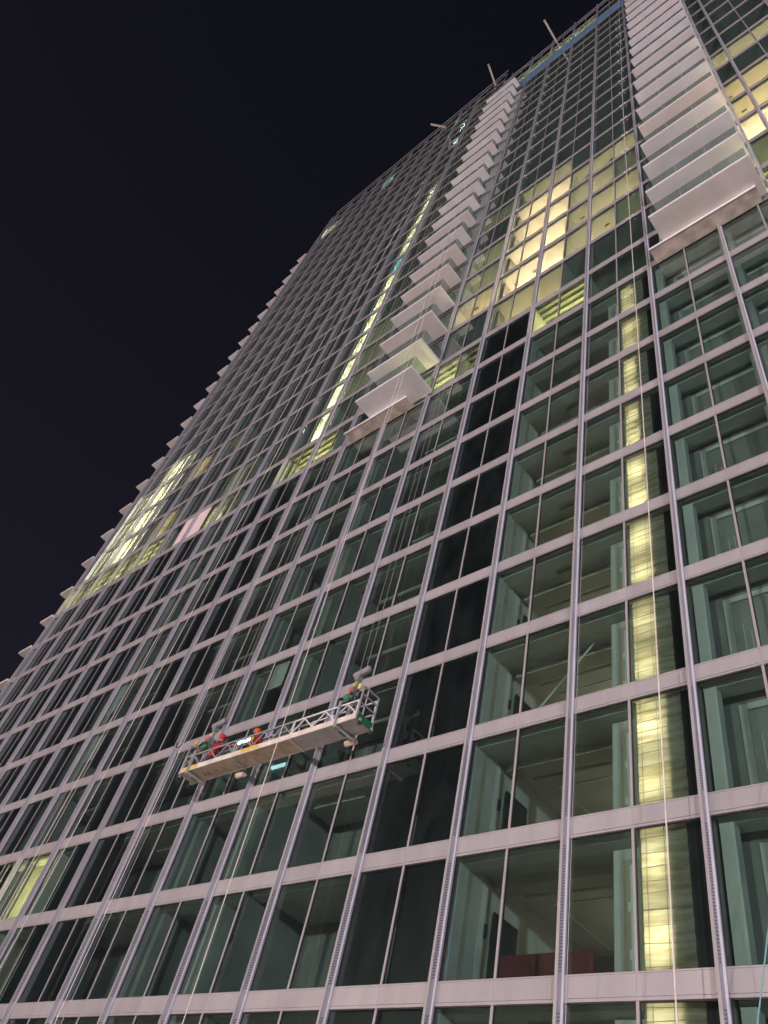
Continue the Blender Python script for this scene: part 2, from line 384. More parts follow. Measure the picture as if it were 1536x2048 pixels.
for r in sorted({r for (_, r) in LIT}):
    js = sorted(j for (j, rr) in LIT if rr == r)
    # group neighbours of one kind into a room
    rooms = []
    for j in js:
        k = LIT[(j, r)]
        if rooms and rooms[-1][1] == j - 1 and rooms[-1][2] == k: rooms[-1][1] = j
        else: rooms.append([j, j, k])
    done = set()
    for (ja, jb, k) in rooms:
        for jj in (ja, jb + 1):
            if jj not in done: partition(XJ(jj), r); done.add(jj)
        deep = 2.2 if k in ('cream', 'blue', 'teal', 'cool') else 4.0
        build(MB().box(XJ(jb+1) + .05, XJ(ja) - .05, deep, deep + .1, ZR(r) - .10, ZR(r+1) - .36), 'room_wall', M_WARMW, tower)
        if k.startswith('deck'): deck_ceiling(XJ(jb+1) + .051, XJ(ja) - .051, r)
        else: build(MB().box(XJ(jb+1) + .051, XJ(ja) - .051, .16, deep - .001, ZR(r+1) - .40, ZR(r+1) - .361), 'room_ceiling', M_WARMW, tower)
        c, pw = LK[k]
        for j in range(ja, jb + 1):
            l = bpy.data.lights.new('room_lamp', 'POINT'); l.energy = pw * random.uniform(.85, 1.15); l.color = c; l.shadow_soft_size = .3
            xx = (XJ(j) + XJ(j+1)) / 2 + random.uniform(-.25, .25)
            if k.startswith('deck'): loc = (xx, 1.9, ZR(r) + 1.5)
            elif deep < 3: loc = (xx, 1.5, ZR(r) + 1.7)
            else: loc = (xx, 1.9, ZR(r) + 1.75)
            o = bpy.data.objects.new('room_lamp', l); COL.objects.link(o); o.location = loc
            lamp = obj('work_bulb', me_bulb, tower, (loc[0], loc[1], loc[2] + .26))
            obj('bulb_cord', MB().bar((0, 0, .06), (0, 0, ZR(r+1) - .40 - loc[2] - .26), .008, 5).mesh('bulb_cord', M_DARK), lamp, (loc[0], loc[1], loc[2] + .26))
            if k in ('bright', 'amber', 'yellow', 'olive') and random.random() < .3:
                build(MB().box(xx - .12, xx + .16, .75, .83, ZR(r+1) - .44, ZR(r+1) - .402), 'ceiling_fixture', M_DARK, tower)

# ---- lit shaft strip behind plastic sheet, half-bay 0
def sheet_mat():
    mt = bpy.data.materials.new('plastic_sheet'); mt.use_nodes = True
    n = mt.node_tree; n.nodes.clear()
    out = n.nodes.new('ShaderNodeOutputMaterial'); mx = n.nodes.new('ShaderNodeMixShader'); mx.inputs[0].default_value = .75
    di = n.nodes.new('ShaderNodeBsdfDiffuse'); tl = n.nodes.new('ShaderNodeBsdfTranslucent')
    geo = n.nodes.new('ShaderNodeNewGeometry'); mp = n.nodes.new('ShaderNodeMapping'); mp.inputs['Scale'].default_value = (.6, .6, 5)
    no = n.nodes.new('ShaderNodeTexNoise'); no.inputs['Scale'].default_value = 1.6; no.inputs['Detail'].default_value = 5
    cr = n.nodes.new('ShaderNodeValToRGB'); cr.color_ramp.elements[0].position = .32; cr.color_ramp.elements[1].position = .62
    cr.color_ramp.elements[0].color = (.55, .48, .31, 1); cr.color_ramp.elements[1].color = (.92, .86, .72, 1)
    n.links.new(geo.outputs['Position'], mp.inputs[0]); n.links.new(mp.outputs[0], no.inputs['Vector']); n.links.new(no.outputs['Fac'], cr.inputs[0])
    n.links.new(cr.outputs[0], di.inputs[0]); n.links.new(cr.outputs[0], tl.inputs[0])
    n.links.new(di.outputs[0], mx.inputs[1]); n.links.new(tl.outputs[0], mx.inputs[2]); n.links.new(mx.outputs[0], out.inputs[0])
    return mt
M_SHEET = sheet_mat()
for r in range(-2, 9):
    xa = XJ(1) + .04; wdt = random.uniform(.42, .60); xb = xa + wdt + .52; za, zb_ = ZR(r) - .09, ZR(r+1) - .37
    build(MB().box(xb - .06, XJ(0) - .07, .315, .345, za, zb_), 'shade_board', M_BLACK, tower)  # black board added as the shade in the strip's right half
    mb = MB(); nx, nz = 10, 46
    ph = random.uniform(0, 6); random_k = random.uniform(9, 21)
    for i in range(nz + 1):
        z = za + (zb_ - za) * i / nz
        for k in range(nx + 1):
            x = xa + (xb - xa) * k / nx
            mb.v.append((x, .27 + .010 * math.sin(z * random_k + ph + .6 * math.sin(x * 5)) + .005 * math.sin(z * 41 + x * 6) + .01 * math.sin(x * 14 + ph), z))
    for i in range(nz):
        for k in range(nx): b = i * (nx + 1) + k; mb.f.append((b, b+1, b+nx+2, b+nx+1))
    sh = build(mb, 'plastic_sheet', M_SHEET, tower, smooth=True)
    cb = MB()
    z = za + random.uniform(.15, .4)
    while z < zb_ - .1:
        cb.beam((xa + .02, .205, z), (xa + wdt + .2, .205, z + random.uniform(-.03, .03)), .01, random.choice((.008, .012, .016))); z += random.uniform(.22, .42)
    for xx in (xa + .13, xa + .52): cb.beam((xx, .200, za + .02), (xx + .02, .200, zb_ - .05), .009, .009)
    build(cb, 'sheet_lath', M_GYPD, sh)
    build(MB().box(xa + wdt, xa + wdt + .04, .42, 2.0, za, zb_), 'partition_wall', M_BACK, tower)  # unseen divider, added to keep the lamp light off the right half
    build(MB().box(XJ(1) - .06, XJ(1) + .04, .36, 2.0, za, zb_), 'partition_wall', M_GYP, tower)
    build(MB().box(XJ(0) - .06, XJ(0) + .06, .16, 2.0, za, zb_), 'partition_wall', M_BACK, tower)
    build(MB().box(XJ(1) - .06, XJ(0) + .06, 2.001, 2.1, za, zb_), 'room_wall', M_GYP, tower)
    for q in (.25, .75):
        l = bpy.data.lights.new('shaft_lamp', 'POINT'); l.energy = 34 * random.uniform(.6, 1.3); l.color = (1.0, .75, .50); l.shadow_soft_size = .1
        o = bpy.data.objects.new('shaft_lamp', l); COL.objects.link(o); o.location = (xa + .27, .75, za + (zb_ - za) * q)
        obj('work_bulb', me_bulb, tower, (xa + .27, .9, za + (zb_ - za) * q + .2))

# ---- rooms visible in detail in the lower storeys
for r in range(-2, 9):
    f0, c0 = ZR(r) - .10, ZR(r+1) - .36
    # perimeter bulkhead in the bays to the left of the shadow box and in the drywall bays
    for (ja, jb) in ((1, 4), (-6, 0), (6, 24)):
        build(MB().box(XJ(jb) + .1, XJ(ja) - .07, .30, .72, c0 - .16, c0 - .001), 'ceiling_bulkhead', M_GYP, tower)
    # second step of the ceiling in the drywall bays
    build(MB().box(XJ(4) + .19, XJ(2) + .3, 1.45, 1.95, c0 - .22, c0 - .001), 'ceiling_bulkhead', M_GYPD, tower)
    # left side wall of the open room: boards, joints, door
    xw = XJ(4) + .10
    wall = build(MB().box(xw - .06, xw, .22, YB, f0, c0), 'drywall_partition', M_GYP, tower)
    for (ya, yb) in ((.55, .72), (1.15, 1.34)):
        build(MB().box(xw + .001, xw + .005, ya, yb, f0 + .01, c0 - .17), 'taped_joint', M_GYPD if ya < 1 else M_COMP, wall)
    build(MB().box(xw + .001, xw + .05, 1.62, 2.6, f0 + .02, f0 + 2.2).box(xw + .051, xw + .07, 1.60, 1.66, f0, f0 + 2.24).box(xw + .051, xw + .07, 2.56, 2.62, f0, f0 + 2.24).box(xw + .051, xw + .07, 1.661, 2.559, f0 + 2.18, f0 + 2.24), 'doorway', M_DARK, wall)  # dark panel on the solid wall, its colour stands in for the shaded opening
    build(MB().box(xw + .002, xw + .06, 1.34, 1.42, f0 + 1.55, f0 + 1.85), 'switch_box', M_DARK, wall)
    dr = build(MB().box(xw + .75, xw + 1.25, YB - .09, YB - .05, f0 + .02, f0 + 2.15), 'door', M_BLUED, tower)
    db = MB()
    for xx in (xw + .70, xw + 1.255): db.box(xx, xx + .045, YB - .12, YB - .04, f0, f0 + 2.2)
    db.box(xw + .746, xw + 1.254, YB - .12, YB - .04, f0 + 2.151, f0 + 2.2).box(xw + .752, xw + 1.248, YB - .11, YB - .092, f0 + 1.45, f0 + 1.5)
    build(db, 'door_frame', M_DARK, dr)
    # ceiling tracks
    build(MB().box(XJ(4) + .9, XJ(1) - .2, 2.9, 2.94, c0 - .035, c0 - .001).box(XJ(4) + 1.0, XJ(4) + 1.04, 2.95, 5.6, c0 - .033, c0 - .001), 'ceiling_track', M_COMP, tower)
    # board wall close to the glass, right half of half-bay 1
    wb = build(MB().box(XJ(1) - .78, XJ(1) - .062, .62, .72, f0, c0 - .19), 'drywall_board', M_GYP, tower)
    build(MB().box(XJ(1) - .56, XJ(1) - .12, .612, .619, f0 + .03, c0 - .42), 'bare_board', M_GYPD, wb)
    cb = MB().box(XJ(1) - .40, XJ(1) - .32, .604, .611, f0 + .05, c0 - .55)
    for q in (.55, 1.45): cb.box(XJ(1) - .46 + random.uniform(-.02, .02), XJ(1) - .33, .600, .603, f0 + q, f0 + q + .18)
    build(cb, 'joint_compound', M_COMP, wb)
    # bay right of the shaft: pilaster, set-back wall with frame and pale drips
    build(MB().box(XJ(0) + .14, XJ(0) + .42, .25, .52, f0, c0 - .165), 'pilaster', M_GYP, tower)
    bw = build(MB().box(XJ(0) + .065, XJ(-6), .95, 1.05, f0, c0), 'set_back_wall', M_BACK, tower)
    fb = MB().box(XJ(0) + .62, XJ(0) + .80, .90, .949, f0, c0 - .30).box(XJ(0) + .801, XJ(-6) - .1, .90, .949, c0 - .46, c0 - .30)
    build(fb, 'opening_frame', M_GYP, bw)
    sb = MB()
    for k in range(5):
        xs = XJ(0) + 1.0 + k * .17
        sb.box(xs, xs + .010, .943, .949, f0 + .1, f0 + 1.75 - .22 * k + random.uniform(-.1, .1))
    build(sb, 'pale_drips', M_COMP, bw)
# faint site bulbs in the open plasterboard rooms
for r in range(-1, 9):
    for (xx, yy, pw) in ((XJ(2) - .2, 4.0, 62 if 2 <= r <= 6 else 32),):
        l = bpy.data.lights.new('site_bulb_light', 'POINT'); l.energy = pw; l.color = (1.0, .80, .56); l.shadow_soft_size = .1
        o = bpy.data.objects.new('site_bulb_light', l); COL.objects.link(o); o.location = (xx, yy, ZR(r) + 1.0)
        obj('work_bulb', me_bulb, tower, (xx, yy + .15, ZR(r) + 1.12))
# services and materials left about in the dark rooms, every room a little different
for r in range(-1, 9):
    f0, c0 = ZR(r) - .10, ZR(r+1) - .36
    build(MB().box(XJ(24), XJ(6) - .3, 2.6, 2.7, f0, c0), 'plasterboard_lining', M_BACK, tower)
    for ja in (6, 9, 12, 15, 18, 21):
        q = random.random(); xa = XJ(ja + 2) + random.uniform(0, 1.2)
        if q < .4: build(MB().box(xa - 1.2, xa + 1.1, 1.1 + q, 1.35 + q, c0 - .22, c0 - .06), 'cable_tray', M_GYP, tower)
        elif q < .7: build(MB().bar((xa - 1.5, 1.3 + q * .5, c0 - .15), (xa + 1.0, 1.3 + q * .5, c0 - .15), .09, 10), 'duct', M_DECK, tower)
        if random.random() < .06: build(MB().box(xa, xa + random.uniform(.4, .9), .9, 1.0, f0, f0 + random.uniform(1.2, 2.3)), 'leaning_board', M_GYPD, tower)
        if random.random() < .04: build(MB().box(xa - .9, xa + random.uniform(-.2, .3), .20, .215, f0 + random.uniform(.6, 1.6), c0 - .05), 'hanging_dust_sheet', M_GYP, tower)
    if random.random() < .7: build(MB().bar((XJ(4) + .6, 2.2, c0 - .12), (XJ(1) - .9, 2.2, c0 - .12), .05, 8), 'ceiling_pipe', M_DECK, tower)
    if random.random() < .6: build(MB().box(XJ(3) + .2, XJ(3) + .8, 1.0, 1.5, c0 - .10, c0 - .02), 'ceiling_unit', M_GYPD, tower)
    xl = XJ(3) + random.uniform(-.6, 1.2)
    if r == 5:
        lb = MB().beam((xl, 1.4, f0), (xl + .1, 1.9, f0 + 2.2), .05, .03).beam((xl + .45, 1.4, f0), (xl + .42, 1.9, f0 + 2.2), .05, .03)
        for k in range(7): lb.beam((xl + .02, 1.45 + .07 * k, f0 + .28 * (k + 1)), (xl + .44, 1.45 + .07 * k, f0 + .28 * (k + 1)), .03, .03)
        build(lb, 'ladder', M_DECK, tower)
    hx = XJ(2) - random.uniform(.3, 1.0)
    build(MB().tube([(hx + .03 * math.sin(k * 1.3), 1.2 + .04 * k, c0 - .02 - .11 * k) for k in range(random.randint(4, 9))], .012, 5), 'hanging_wire', M_DARK, tower)
# red hoarding standing in the lowest open room
build(MB().box(XJ(4) + .42, XJ(2) - .25, 1.60, 1.66, ZR(0) - .1, ZR(0) + 1.12), 'red_hoarding', M_RED, tower)
# diagonal prop in one room
build(MB().bar((XJ(3) + .1, .5, ZR(2) + .25), (XJ(2) - .1, 1.2, ZR(3) - .45), .03, 8), 'diagonal_prop', M_COMP, tower)
build(MB().bar((XJ(3) - .1, .5, ZR(14) + .25), (XJ(3) + 1.3, .6, ZR(15) - .5), .03, 8), 'diagonal_prop', M_DARK, tower)
# partitions between dark rooms, full height
for j in (9, 12, 17, 21, 23, 27):
    build(MB().box(XJ(j) - .05, XJ(j) + .05, .2, YB, ZR(-1), ZR(9) - .4), 'partition_wall', M_BACK, tower)

# ---- blue tarpaulin and pale boards behind the glass under the roof
for j in range(-2, 11):
    build(MB().box(XJ(j+1) + .06, XJ(j) - .06, 0.012, 0.034, ZR(28) + .02, ZR(29) - BU - .01), 'tarpaulin_sheet', M_TARP, tower)

# ---- little white anchors on the upper bands
me_anc = MB().box(-.07, .07, -.09, -.013, -.09, .0).bar((0, -.05, -.09), (0, -.05, -.16), .03, 6).mesh('facade_anchor', mat('anchor_white', (.8, .78, .75), .35))
for r in range(11, 27):
    for x in (XJ(0) - .55, XJ(0) - .85, XJ(6) + .35): obj('facade_anchor', me_anc, tower, (x, 0, ZR(r) - .24))

# ---- balconies
def balcony(x0, x1, n, d, sides, warm, y0=-0.18):
    zb = ZR(n) - 0.38; zt = zb + 0.20
    sl = build(MB().box(x0, x1, -d, y0, zb, zt), 'balcony', M_SOFFITW if warm else M_SOFFIT, tower)
    eb = MB().box(x0 - .02, x1 + .02, -d - .03, -d - .001, zb + .01, zt - .03)
    for s in sides: eb.box(*( (x0 - .02, x0 - .001) if s == 'l' else (x1 + .001, x1 + .02)), -d, y0, zb + .01, zt - .03)
    build(eb, 'slab_edge', M_EDGE, sl)
    nseg = 3; gw = (x1 - x0 - .1) / nseg
    for i in range(nseg):
        build(MB().box(x0 + .05 + i * gw + .01, x0 + .05 + (i + 1) * gw - .01, -d + .03, -d + .05, zt + .031, zt + 1.08), 'balustrade_glass', M_BGLASS, sl)
    for s in sides:
        xx = x0 + .03 if s == 'l' else x1 - .05
        build(MB().box(xx, xx + .02, -d + .08, y0 - .05, zt + .031, zt + 1.08), 'balustrade_glass', M_BGLASS, sl)
    return sl
for n in range(9, 31):
    d = max(1.38, 1.92 - .05 * (n - 9)); s = (DIST - d) / DIST
    balcony(-5.56 * s, -0.72 * s, n, d, ('l',), n % 4 == 1)
for n in range(9, 29):
    d = max(1.22, 1.92 - .085 * (n - 9)); s = (DIST - d) / DIST
    balcony(-25.40 * s, -20.80 * s, n, d, ('l', 'r'), n in (11, 13, 14, 16, 21, 24))
for (xa, xb) in ((-5.43, -0.90), (-23.85, -19.25)):
    lg = build(MB().box(xa, xb, -0.72, -0.014, ZR(9) - .53, ZR(9) - .39), 'concrete_ledge', M_STONE, tower)
    build(MB().box(xa - .02, xb + .02, -0.745, -0.721, ZR(9) - .545, ZR(9) - .385), 'ledge_lip', M_EDGE, lg)
# posts / end screens of the right-hand balconies
build(MB().box(-0.60, -0.48, -0.55, -0.177, ZR(9), ZR(31)), 'end_screen', M_FIN, tower)
for n in range(9, 14): build(MB().box(-4.98, -4.90, -.62, -.54, ZR(n) - .18, ZR(n+1) - .40), 'balcony_post', M_FIN, tower)
build(MB().box(-21.6, -21.48, -.75, -.66, ZR(9) - .18, ZR(10) - .40), 'balcony_post', M_FIN, tower)
# balconies of the left flank, only their front ends show past the corner
for n in range(5, 30):
    zb = ZR(n) - .30; x0 = XL - 2.05
    sl = build(MB().box(x0, XL - .18, -0.25, 3.2, zb, zb + .2), 'balcony', M_SOFFITW if n % 3 else M_SOFFIT, tower)
    build(MB().box(x0 - .02, XL - .18, -.28, -.251, zb + .01, zb + .17).box(x0 - .03, x0 - .001, -.25, 3.2, zb + .01, zb + .17), 'slab_edge', M_EDGE, sl)

# ------------------------------------------------------------------ suspended work platform
M_GALV = mat('galvanised_steel', (0.44, 0.44, 0.45), 0.45, 0.35, 0.2, 4.0)
M_TOE = mat('worn_white_toe_board', (0.70, 0.63, 0.55), 0.6, 0, 0.25, 2.2, 0.1, 20)
M_PLY = mat('stained_plywood', (0.52, 0.42, 0.32), 0.75, 0, 0.30, 2.6, 0.15, 18)
M_GPLATE = mat('grey_deck_plate', (0.48, 0.46, 0.45), 0.6, 0.1, 0.15, 2.0)
M_GREEN = mat('green_enamel', (0.025, 0.16, 0.07), 0.4, 0, 0.15, 5)
M_YEL = mat('yellow_paint', (0.72, 0.50, 0.07), 0.5, 0, 0.2, 4)
M_HGREY = mat('hoist_grey', (0.25, 0.25, 0.26), 0.5, 0.2, 0.25, 6)
M_CREAM = mat('cream_rubber', (0.62, 0.52, 0.40), 0.7, 0, 0.15, 6)
M_BLKC = mat('black_cable', (0.012, 0.012, 0.013), 0.55)
M_LYEL = mat('pale_yellow_label', (0.75, 0.72, 0.25), 0.5)
GX0, GX1, GYO, GYI, GZ = -23.75, -15.20, -1.48, -0.80, 12.25 + EYE
gon = thing('suspended_platform', ((GX0 + GX1) / 2, (GYO + GYI) / 2, GZ), 'long suspended work platform with stained plywood underside hanging before the facade', 'work platform')
mod = (GX1 - GX0) / 3
for i in range(3):
    a, b = GX0 + i * mod + .02, GX0 + (i + 1) * mod - .02
    fl = build(MB().box(a, b, GYO + .03, GYI - .03, GZ, GZ + .045), 'deck_panel', M_PLY if i < 2 else M_GPLATE, gon)
    if i == 0:   # hand-painted marks under the first panel
        mk = MB(); zx = GZ - .003
        def stroke(p, q): mk.beam((p[0], p[1], zx), (q[0], q[1], zx), .022, .004)
        x = a + .85
        stroke((x, GYI - .12), (x + .07, GYI - .34)); stroke((x + .07, GYI - .34), (x + .14, GYI - .12)); stroke((x + .03, GYI - .21), (x + .115, GYI - .21))
        stroke((x + .24, GYI - .12), (x + .24, GYI - .34)); stroke((x + .24, GYI - .34), (x + .36, GYI - .30)); stroke((x + .36, GYI - .30), (x + .27, GYI - .23)); stroke((x + .27, GYI - .23), (x + .38, GYI - .12))
        stroke((x + .62, GYI - .30), (x + .70, GYI - .26)); stroke((x + .70, GYI - .26), (x + .80, GYI - .30))
        build(mk, 'painted_mark', M_BLKC, fl)
    # toe boards
    tb = build(MB().box(a - .018, b + .018, GYO - .02, GYO + .018, GZ - .02, GZ + .17), 'toe_board', M_TOE, gon)
    if i < 2: build(MB().box(a + (.18 if i == 0 else .45), a + (.95 if i == 0 else 1.35), GYO - .024, GYO - .0205, GZ + .03, GZ + .15), 'yellow_stain', M_YEL, tb)
    build(MB().box(a - .018, b + .018, GYI - .018, GYI + .02, GZ - .02, GZ + .17), 'toe_board', M_TOE, gon)
    # railings: outer low truss, inner taller one
    for (yy, hh, nm) in ((GYO, .62, 'outer_railing'), (GYI, 1.02, 'inner_railing')):
        rb = MB().beam((a, yy, GZ + hh), (b, yy, GZ + hh), .045, .045)
        if nm == 'inner_railing': rb.beam((a, yy, GZ + .55), (b, yy, GZ + .55), .035, .035)
        n = 6
        for k in range(n + 1):
            x = a + (b - a) * k / n
            if k in (0, n) or nm == 'inner_railing' and k % 2 == 0: rb.beam((x, yy, GZ + .17), (x, yy, GZ + hh), .04, .04, (1, 0, 0))
            if k < n and nm == 'outer_railing':
                z_a, z_b = (GZ + .18, GZ + hh - .02) if k % 2 == 0 else (GZ + hh - .02, GZ + .18)
                rb.beam((x, yy, z_a), (a + (b - a) * (k + 1) / n, yy, z_b), .03, .03)
        build(rb, nm, M_GALV if i != 2 else M_EDGE, gon)
for i in range(4):   # cross bearers under the joints
    x = GX0 + i * mod
    if i in (1, 2): build(MB().box(x - .035, x + .035, GYO - .03, GYI + .03, GZ - .05, GZ - .004), 'cross_bearer', M_GALV if i == 1 else M_CREAM, gon)
for (x, sgn) in ((GX0, -1), (GX1, 1)):   # end guards
    eb = MB()
    for yy in (GYO, GYI): eb.beam((x + sgn * .03, yy, GZ - .05), (x + sgn * .03, yy, GZ + 1.12), .045, .045, (1, 0, 0))
    for z in (.55, .85, 1.12): eb.beam((x + sgn * .03, GYO, GZ + z), (x + sgn * .03, GYI, GZ + z), .04, .04)
    eg = build(eb, 'end_guard', M_GALV, gon)
    build(MB().box(x + sgn * .03 - .02, x + sgn * .03 + .02, GYO + .02, GYI - .02, GZ - .02, GZ + .22), 'end_plate', M_GREEN if sgn > 0 else M_TOE, eg)
    wb = MB()
    for yy in (GYO + .1, GYI - .06): wb.bar((x + sgn * .09, yy, GZ - .13), (x + sgn * .14, yy, GZ - .13), .075, 12)
    build(wb, 'caster_wheel', M_DARK, gon)
    build(MB().box(x + sgn * .08, x + sgn * .15, GYO + .07, GYO + .13, GZ - .10, GZ + .02).box(x + sgn * .08, x + sgn * .15, GYI - .09, GYI - .03, GZ - .10, GZ + .02), 'caster_fork', M_GALV, gon)
HX = (GX0 + .52, GX1 - .78)
for k, x in enumerate(HX):   # stirrups with hoists
    yc = (GYO + GYI) / 2
    st = build(MB().beam((x, GYO - .06, GZ - .10), (x, GYI + .08, GZ - .10), .09, .09).beam((x, GYO - .06, GZ - .05), (x, GYO - .06, GZ + .75), .07, .07, (1, 0, 0)).beam((x, GYI + .06, GZ - .05), (x, GYI + .06, GZ + .9), .07, .07, (1, 0, 0)), 'stirrup', M_GALV, gon)
    build(MB().box(x - .05, x + .05, yc - .14, yc + .12, GZ - .158, GZ - .146), 'green_sleeve', M_GREEN, st)
    po = build(MB().beam((x, yc, GZ + .05), (x, yc, GZ + 1.95), .10, .10, (1, 0, 0)).beam((x, GYO - .06, GZ + .72), (x, yc, GZ + 1.15), .05, .05).beam((x, GYI + .06, GZ + .86), (x, yc, GZ + 1.15), .05, .05), 'hoist_post', M_GALV, gon)
    hd = build(MB().bar((x - .16, yc - .02, GZ + 2.02), (x + .40, yc - .02, GZ + 2.12), .11, 12).box(x - .07, x + .11, yc - .09, yc + .09, GZ + 1.78, GZ + 2.06), 'hoist_head', M_HGREY, gon)
    build(MB().ball((x + .40, yc - .02, GZ + 2.12), .10, .12, .12), 'end_cap', M_HGREY, hd, smooth=True)
    build(MB().bar((x - .13, yc - .18, GZ + 1.05), (x + .17, yc - .18, GZ + 1.05), .095, 12).ball((x + .17, yc - .18, GZ + 1.05), .05, .095, .095), 'hoist_motor', M_GREEN, gon)
    build(MB().box(x - .12, x + .10, yc - .16, yc + .10, GZ + 1.22, GZ + 1.48), 'gear_box', M_HGREY, gon)
    build(MB().box(x - .09, x + .07, yc - .17, yc - .165, GZ + 1.28, GZ + 1.42), 'warning_label', mat('label_red', (.55, .10, .07), .5), gon)
    build(MB().ball((x - .03, yc - .05, GZ + 1.60), .075, .07, .10), 'safety_lock', M_YEL, gon, smooth=True)
    build(MB().box(x + (.55 if k else -.33), x + (.66 if k else -.24), GYO - .03, GYO + .05, GZ + 1.08, GZ + 1.26), 'control_box', M_LYEL if k else M_YEL, gon)
    cb = MB(); pts = []
    for q in range(9):
        t = q / 8; pts.append((x + .05 + .55 * t * (1 if k else -.4), yc - .15 - .2 * math.sin(t * 3.1), GZ + 1.3 - .35 * math.sin(t * math.pi)))
    build(cb.tube(pts, .018), 'power_lead', M_BLKC, gon)
    build(MB().bar((x - .35, GYI + .18, GZ - .08), (x + .05, GYI + .18, GZ - .08), .10, 14) if k else MB().bar((x + 1.75, GYI + .18, GZ - .08), (x + 2.12, GYI + .18, GZ - .08), .10, 14), 'wall_roller', M_CREAM, gon, smooth=False)
    rx = x - .15 if k else x + 1.93
    build(MB().beam((rx, GYI - .02, GZ - .01), (rx, GYI + .18, GZ - .08), .05, .03), 'roller_arm', M_GALV, gon)
# black cable garland looped along the inner railing
pts = []; x = GX0 + 2.0
while x < GX1 - 1.0:
    pts.append((x, GYI + .03 * math.sin(x * 23), GZ + 1.03 + .035 * math.sin(x * 19) + .05 * math.sin(x * 1.3))); x += .06
build(MB().tube(pts, .02, 5), 'cable_garland', M_BLKC, gon)
pts = []
for q in range(40):
    t = q / 39; pts.append((GX1 - 3.3 + 2.4 * t, GYO + .02, GZ + .64 + .03 * math.sin(t * 50)))
build(MB().tube(pts, .014, 5), 'cable_garland', M_BLKC, gon)

# work lamp clipped to the platform, throwing cold light on the glass
lx = -21.45
wl = thing('work_lamp', (lx, GYI + .02, GZ + .95), 'small cold white work lamp shining on the glass between the two workers', 'lamp')
build(MB().box(lx - .42, lx + .42, GYI - .04, GYI + .03, GZ + 1.055, GZ + 1.085), 'lamp_back', M_DARK, wl)
build(MB().bar((lx - .40, GYI + .0, GZ + 1.17), (lx + .40, GYI + .0, GZ + 1.17), .084, 12), 'lamp_tube', emis('lamp_tube_glow', (.62, .92, 1.0), 5.0), wl)
build(MB().box(lx - .45, lx - .405, GYI - .09, GYI + .09, GZ + 1.06, GZ + 1.27).box(lx + .405, lx + .45, GYI - .09, GYI + .09, GZ + 1.06, GZ + 1.27), 'lamp_cap', M_DARK, wl)

# ------------------------------------------------------------------ the two workers
M_SKIN = mat('skin', (0.42, 0.25, 0.17), 0.55)
M_REDC = mat('red_jacket', (0.34, 0.018, 0.022), 0.75, 0, 0.35, 9, 0.3, 25)
M_TROU = mat('dark_trousers', (0.03, 0.035, 0.05), 0.8, 0, 0.2, 8)
M_NAVY = mat('navy_collar', (0.03, 0.05, 0.16), 0.8)
M_ORANGE = mat('orange_helmet', (0.70, 0.12, 0.02), 0.4)
M_REDH = mat('red_cap', (0.55, 0.03, 0.03), 0.6)
M_STRAP = mat('harness_strap', (0.70, 0.55, 0.12), 0.6)
def person(name, label, joints, edges, root, zjack, group=None):
    """joints: key -> (x, y, z, radius); jacket above zjack, skin on head and hands"""
    keys = list(joints); me = bpy.data.meshes.new(name)
    me.from_pydata([joints[k][:3] for k in keys], [(keys.index(a), keys.index(b)) for a, b in edges], [])
    o = bpy.data.objects.new(name, me); COL.objects.link(o)
    sk = o.modifiers.new('skin', 'SKIN'); sk.use_smooth_shade = True
    for k, d in zip(keys, me.skin_vertices[0].data):
        d.radius = (joints[k][3], joints[k][3] * (.8 if k in ('chest', 'belly', 'pelvis') else 1)); d.use_root = (k == root)
    ss = o.modifiers.new('sub', 'SUBSURF'); ss.levels = 2; ss.render_levels = 2
    dg = bpy.context.evaluated_depsgraph_get(); dg.update()
    me2 = bpy.data.meshes.new_from_object(o.evaluated_get(dg)); bpy.data.objects.remove(o)
    for mm in (M_TROU, M_REDC, M_SKIN, M_DARK): me2.materials.append(mm)
    neck = joints['neck'][2]; hands = [Vector(joints[k][:3]) for k in keys if k.startswith('palm')]
    feet = [Vector(joints[k][:3]) for k in keys if k.startswith('foot') or k.startswith('toe')]
    hv = Vector(joints['head'][:3])
    for p in me2.polygons:
        c = Vector(p.center); p.use_smooth = True
        if (c - hv).length < .17 or any((c - h).length < .15 for h in hands): p.material_index = 2
        elif any((c - h).length < .13 for h in feet): p.material_index = 3
        elif c.z > zjack: p.material_index = 1
        else: p.material_index = 0
    base = Vector((joints['pelvis'][0], joints['pelvis'][1], min(v.co.z for v in me2.vertices)))
    for v in me2.vertices: v.co -= base
    me2.name = name
    b = obj(name, me2, None, base); tag(b, label, 'person', group)
    return b
